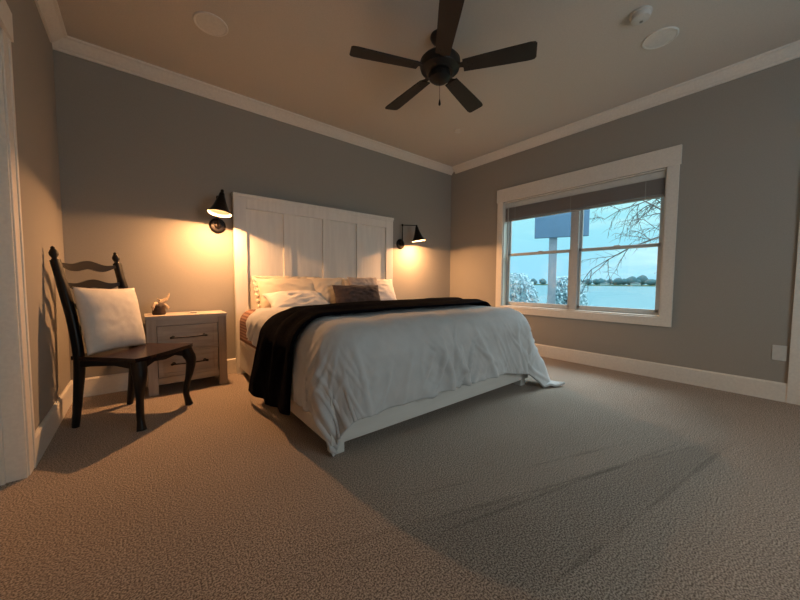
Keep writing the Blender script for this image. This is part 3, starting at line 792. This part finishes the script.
# far trees
def blob(bm, sx, sy, sz, c, seed):
    g = bmesh.ops.create_icosphere(bm, subdivisions=2, radius=1)
    for v in g['verts']:
        n = 1+.35*nz(v.co.x*1.7+seed, v.co.y*1.7, v.co.z*1.7)
        v.co = Vector((v.co.x*sx*n+c[0], v.co.y*sy*n+c[1], v.co.z*sz*n+c[2]))
ft = thing('far_tree', 'hazy round tree in the band of trees along the far lake shore', 'tree', (470, 60, -1.9), group='trees on the far shore')
bm = bmesh.new(); blob(bm, 4, 4.6, 3.6, (0, 0, 4.2), 1); obj('crown', bm, 'far_tree', ft, smooth=True)
bm = bmesh.new(); sweep(bm, [(0, 0, 0), (0, 0, 3)], .5, 8); obj('trunk', bm, 'bark', ft)
rnd = random.Random(4)
for row in range(3):
    Y = 62.+5*row
    while Y < 400:
        c = copy_tree(ft); s = rnd.uniform(.75, 1.1) if Y > 145 else rnd.uniform(1.0, 1.25)
        if row == 2: s *= rnd.choice((1, 1.2))
        c.location = (472+15*row, Y, -1.9); c.scale = (s, s, s*rnd.uniform(.85, 1.2)); c.rotation_euler = (0, 0, rnd.uniform(-.6, .6))
        Y += 13.5+rnd.uniform(0, 5)
ft.location = (472, 48, -1.9)
hs_ = thing('far_house', 'tiny white house at the water edge on the far lake shore', 'house', (452, 118, -1.9), group='houses on the far shore')
obj('wall', mb((-4, 4, -4, 4, 0, 2.2)), 'far_house', hs_)
obj('roof', prism(bmesh.new(), [(-4.6, 2.2), (4.6, 2.2), (0, 3.8)], 'x', -4.5, 4.5), 'far_roof', hs_)
for y in (150, 176, 205, 262):
    c = copy_tree(hs_); c.location = (452, y, -1.9)

# porch post with wide slate blue header board
post = thing('porch_post', 'haze-lightened lavender grey porch post with a wide slate blue header board outside the left pane', 'porch post', (6.6, 3.16, -.35), R(25))
obj('shaft', mb((-.075, .075, -.075, .075, 0, 3.3), bev=.006), 'post', post)
obj('header_board', mb((-.135, -.08, -.62, .35, 2.19, 3.3), bev=.01), 'beam', post)

# shrub clump below it
rs = random.Random(11)
def shrub(loc, h, w_, n, label):
    root = thing('shrub', label, 'shrub', loc)
    bs = bmesh.new()
    for k in range(14):
        a = rs.uniform(0, 2*PI); l = rs.uniform(.3, .8)*w_
        sweep(bs, [(0, 0, 0), (math.cos(a)*l*.4, math.sin(a)*l*.4, h*.5), (math.cos(a)*l, math.sin(a)*l, h*.85)], [.02, .012, .005], 6)
    obj('stem', bs, 'bark', root)
    bm = bmesh.new()
    for k in range(n):
        a = rs.uniform(0, 2*PI); u = rs.random()**.5; z = rs.uniform(.12, 1)
        r = u*w_*math.sqrt(max(.05, 1-(z-.35)**2/.5))
        p = Vector((math.cos(a)*r, math.sin(a)*r, z*h)); s = rs.uniform(.035, .07)
        n1 = Vector((rs.gauss(0, 1), rs.gauss(0, 1), rs.gauss(0, 1))).normalized(); t1 = n1.orthogonal().normalized(); b1 = n1.cross(t1)
        vs = [bm.verts.new(p+t1*s), bm.verts.new(p+b1*s*.35+n1*.01), bm.verts.new(p-t1*s), bm.verts.new(p-b1*s*.35+n1*.01)]
        bm.faces.new(vs)
    lf = obj('foliage', bm, 'leaf_hazed', root)
    md = lf.modifiers.new('t', 'SOLIDIFY'); md.thickness = .003
shrub((7.3, 4.45, -.35), 1.50, .62, 5200, 'haze-paled bushy shrub outside the lower left window pane, left of the porch post')
shrub((8.1, 3.50, -.35), 1.42, .48, 3600, 'smaller haze-paled shrub outside the window just behind the foot of the porch post')

# bare tree whose branches reach across the right pane
tr_ = thing('bare_tree', 'bare branched tree reaching across the right window pane', 'tree', (7.3, .62, -.35))
rt = random.Random(23)
bm = bmesh.new()
tree_tr = catmull([(0, 0, 0), (.05, .03, 1.2), (-.04, 0, 2.2), (.05, -.1, 3.4), (0, -.2, 4.6)], 5)
sweep(bm, tree_tr, [.13-.09*i/(len(tree_tr)-1) for i in range(len(tree_tr))], 12)
obj('trunk', bm, 'bark', tr_, smooth=True)
def limb(bm, p, d, L, r, dep):
    n = 6; pts = [p.copy()]; q = p.copy(); dd = d.copy()
    for i in range(n):
        dd = (dd+Vector((rt.gauss(0, .16), rt.gauss(0, .16), rt.gauss(0, .16)-.03*(dep < 2)))).normalized()
        q = q+dd*(L/n); pts.append(q.copy())
    sweep(bm, pts, [r*(1-.65*i/n) for i in range(n+1)], 6)
    if dep > 0:
        for i in range(1, n+1):
            for rep in range(2):
                sgn = 1 if (i+rep) % 2 else -1
                nd = (dd+Vector((rt.gauss(0, .25), sgn*.35, rt.choice((-1, 1, -1))*rt.uniform(.5, .95)))).normalized()
                limb(bm, pts[i], nd, L*rt.uniform(.20, .36), max(.003, r*.42), dep-1)
for (z, d, L, r) in ((2.05, (-.05, 1, .40), 2.3, .024), (2.3, (.05, 1, .18), 2.2, .018), (2.55, (0, 1, .05), 1.9, .016), (1.75, (0, 1, .10), 1.5, .012), (3.0, (.1, .9, -.10), 2.0, .016)):
    bm = bmesh.new(); limb(bm, Vector((0, 0, z)), Vector(d).normalized(), L, r, 2)
    obj('branch', bm, 'bark', tr_)
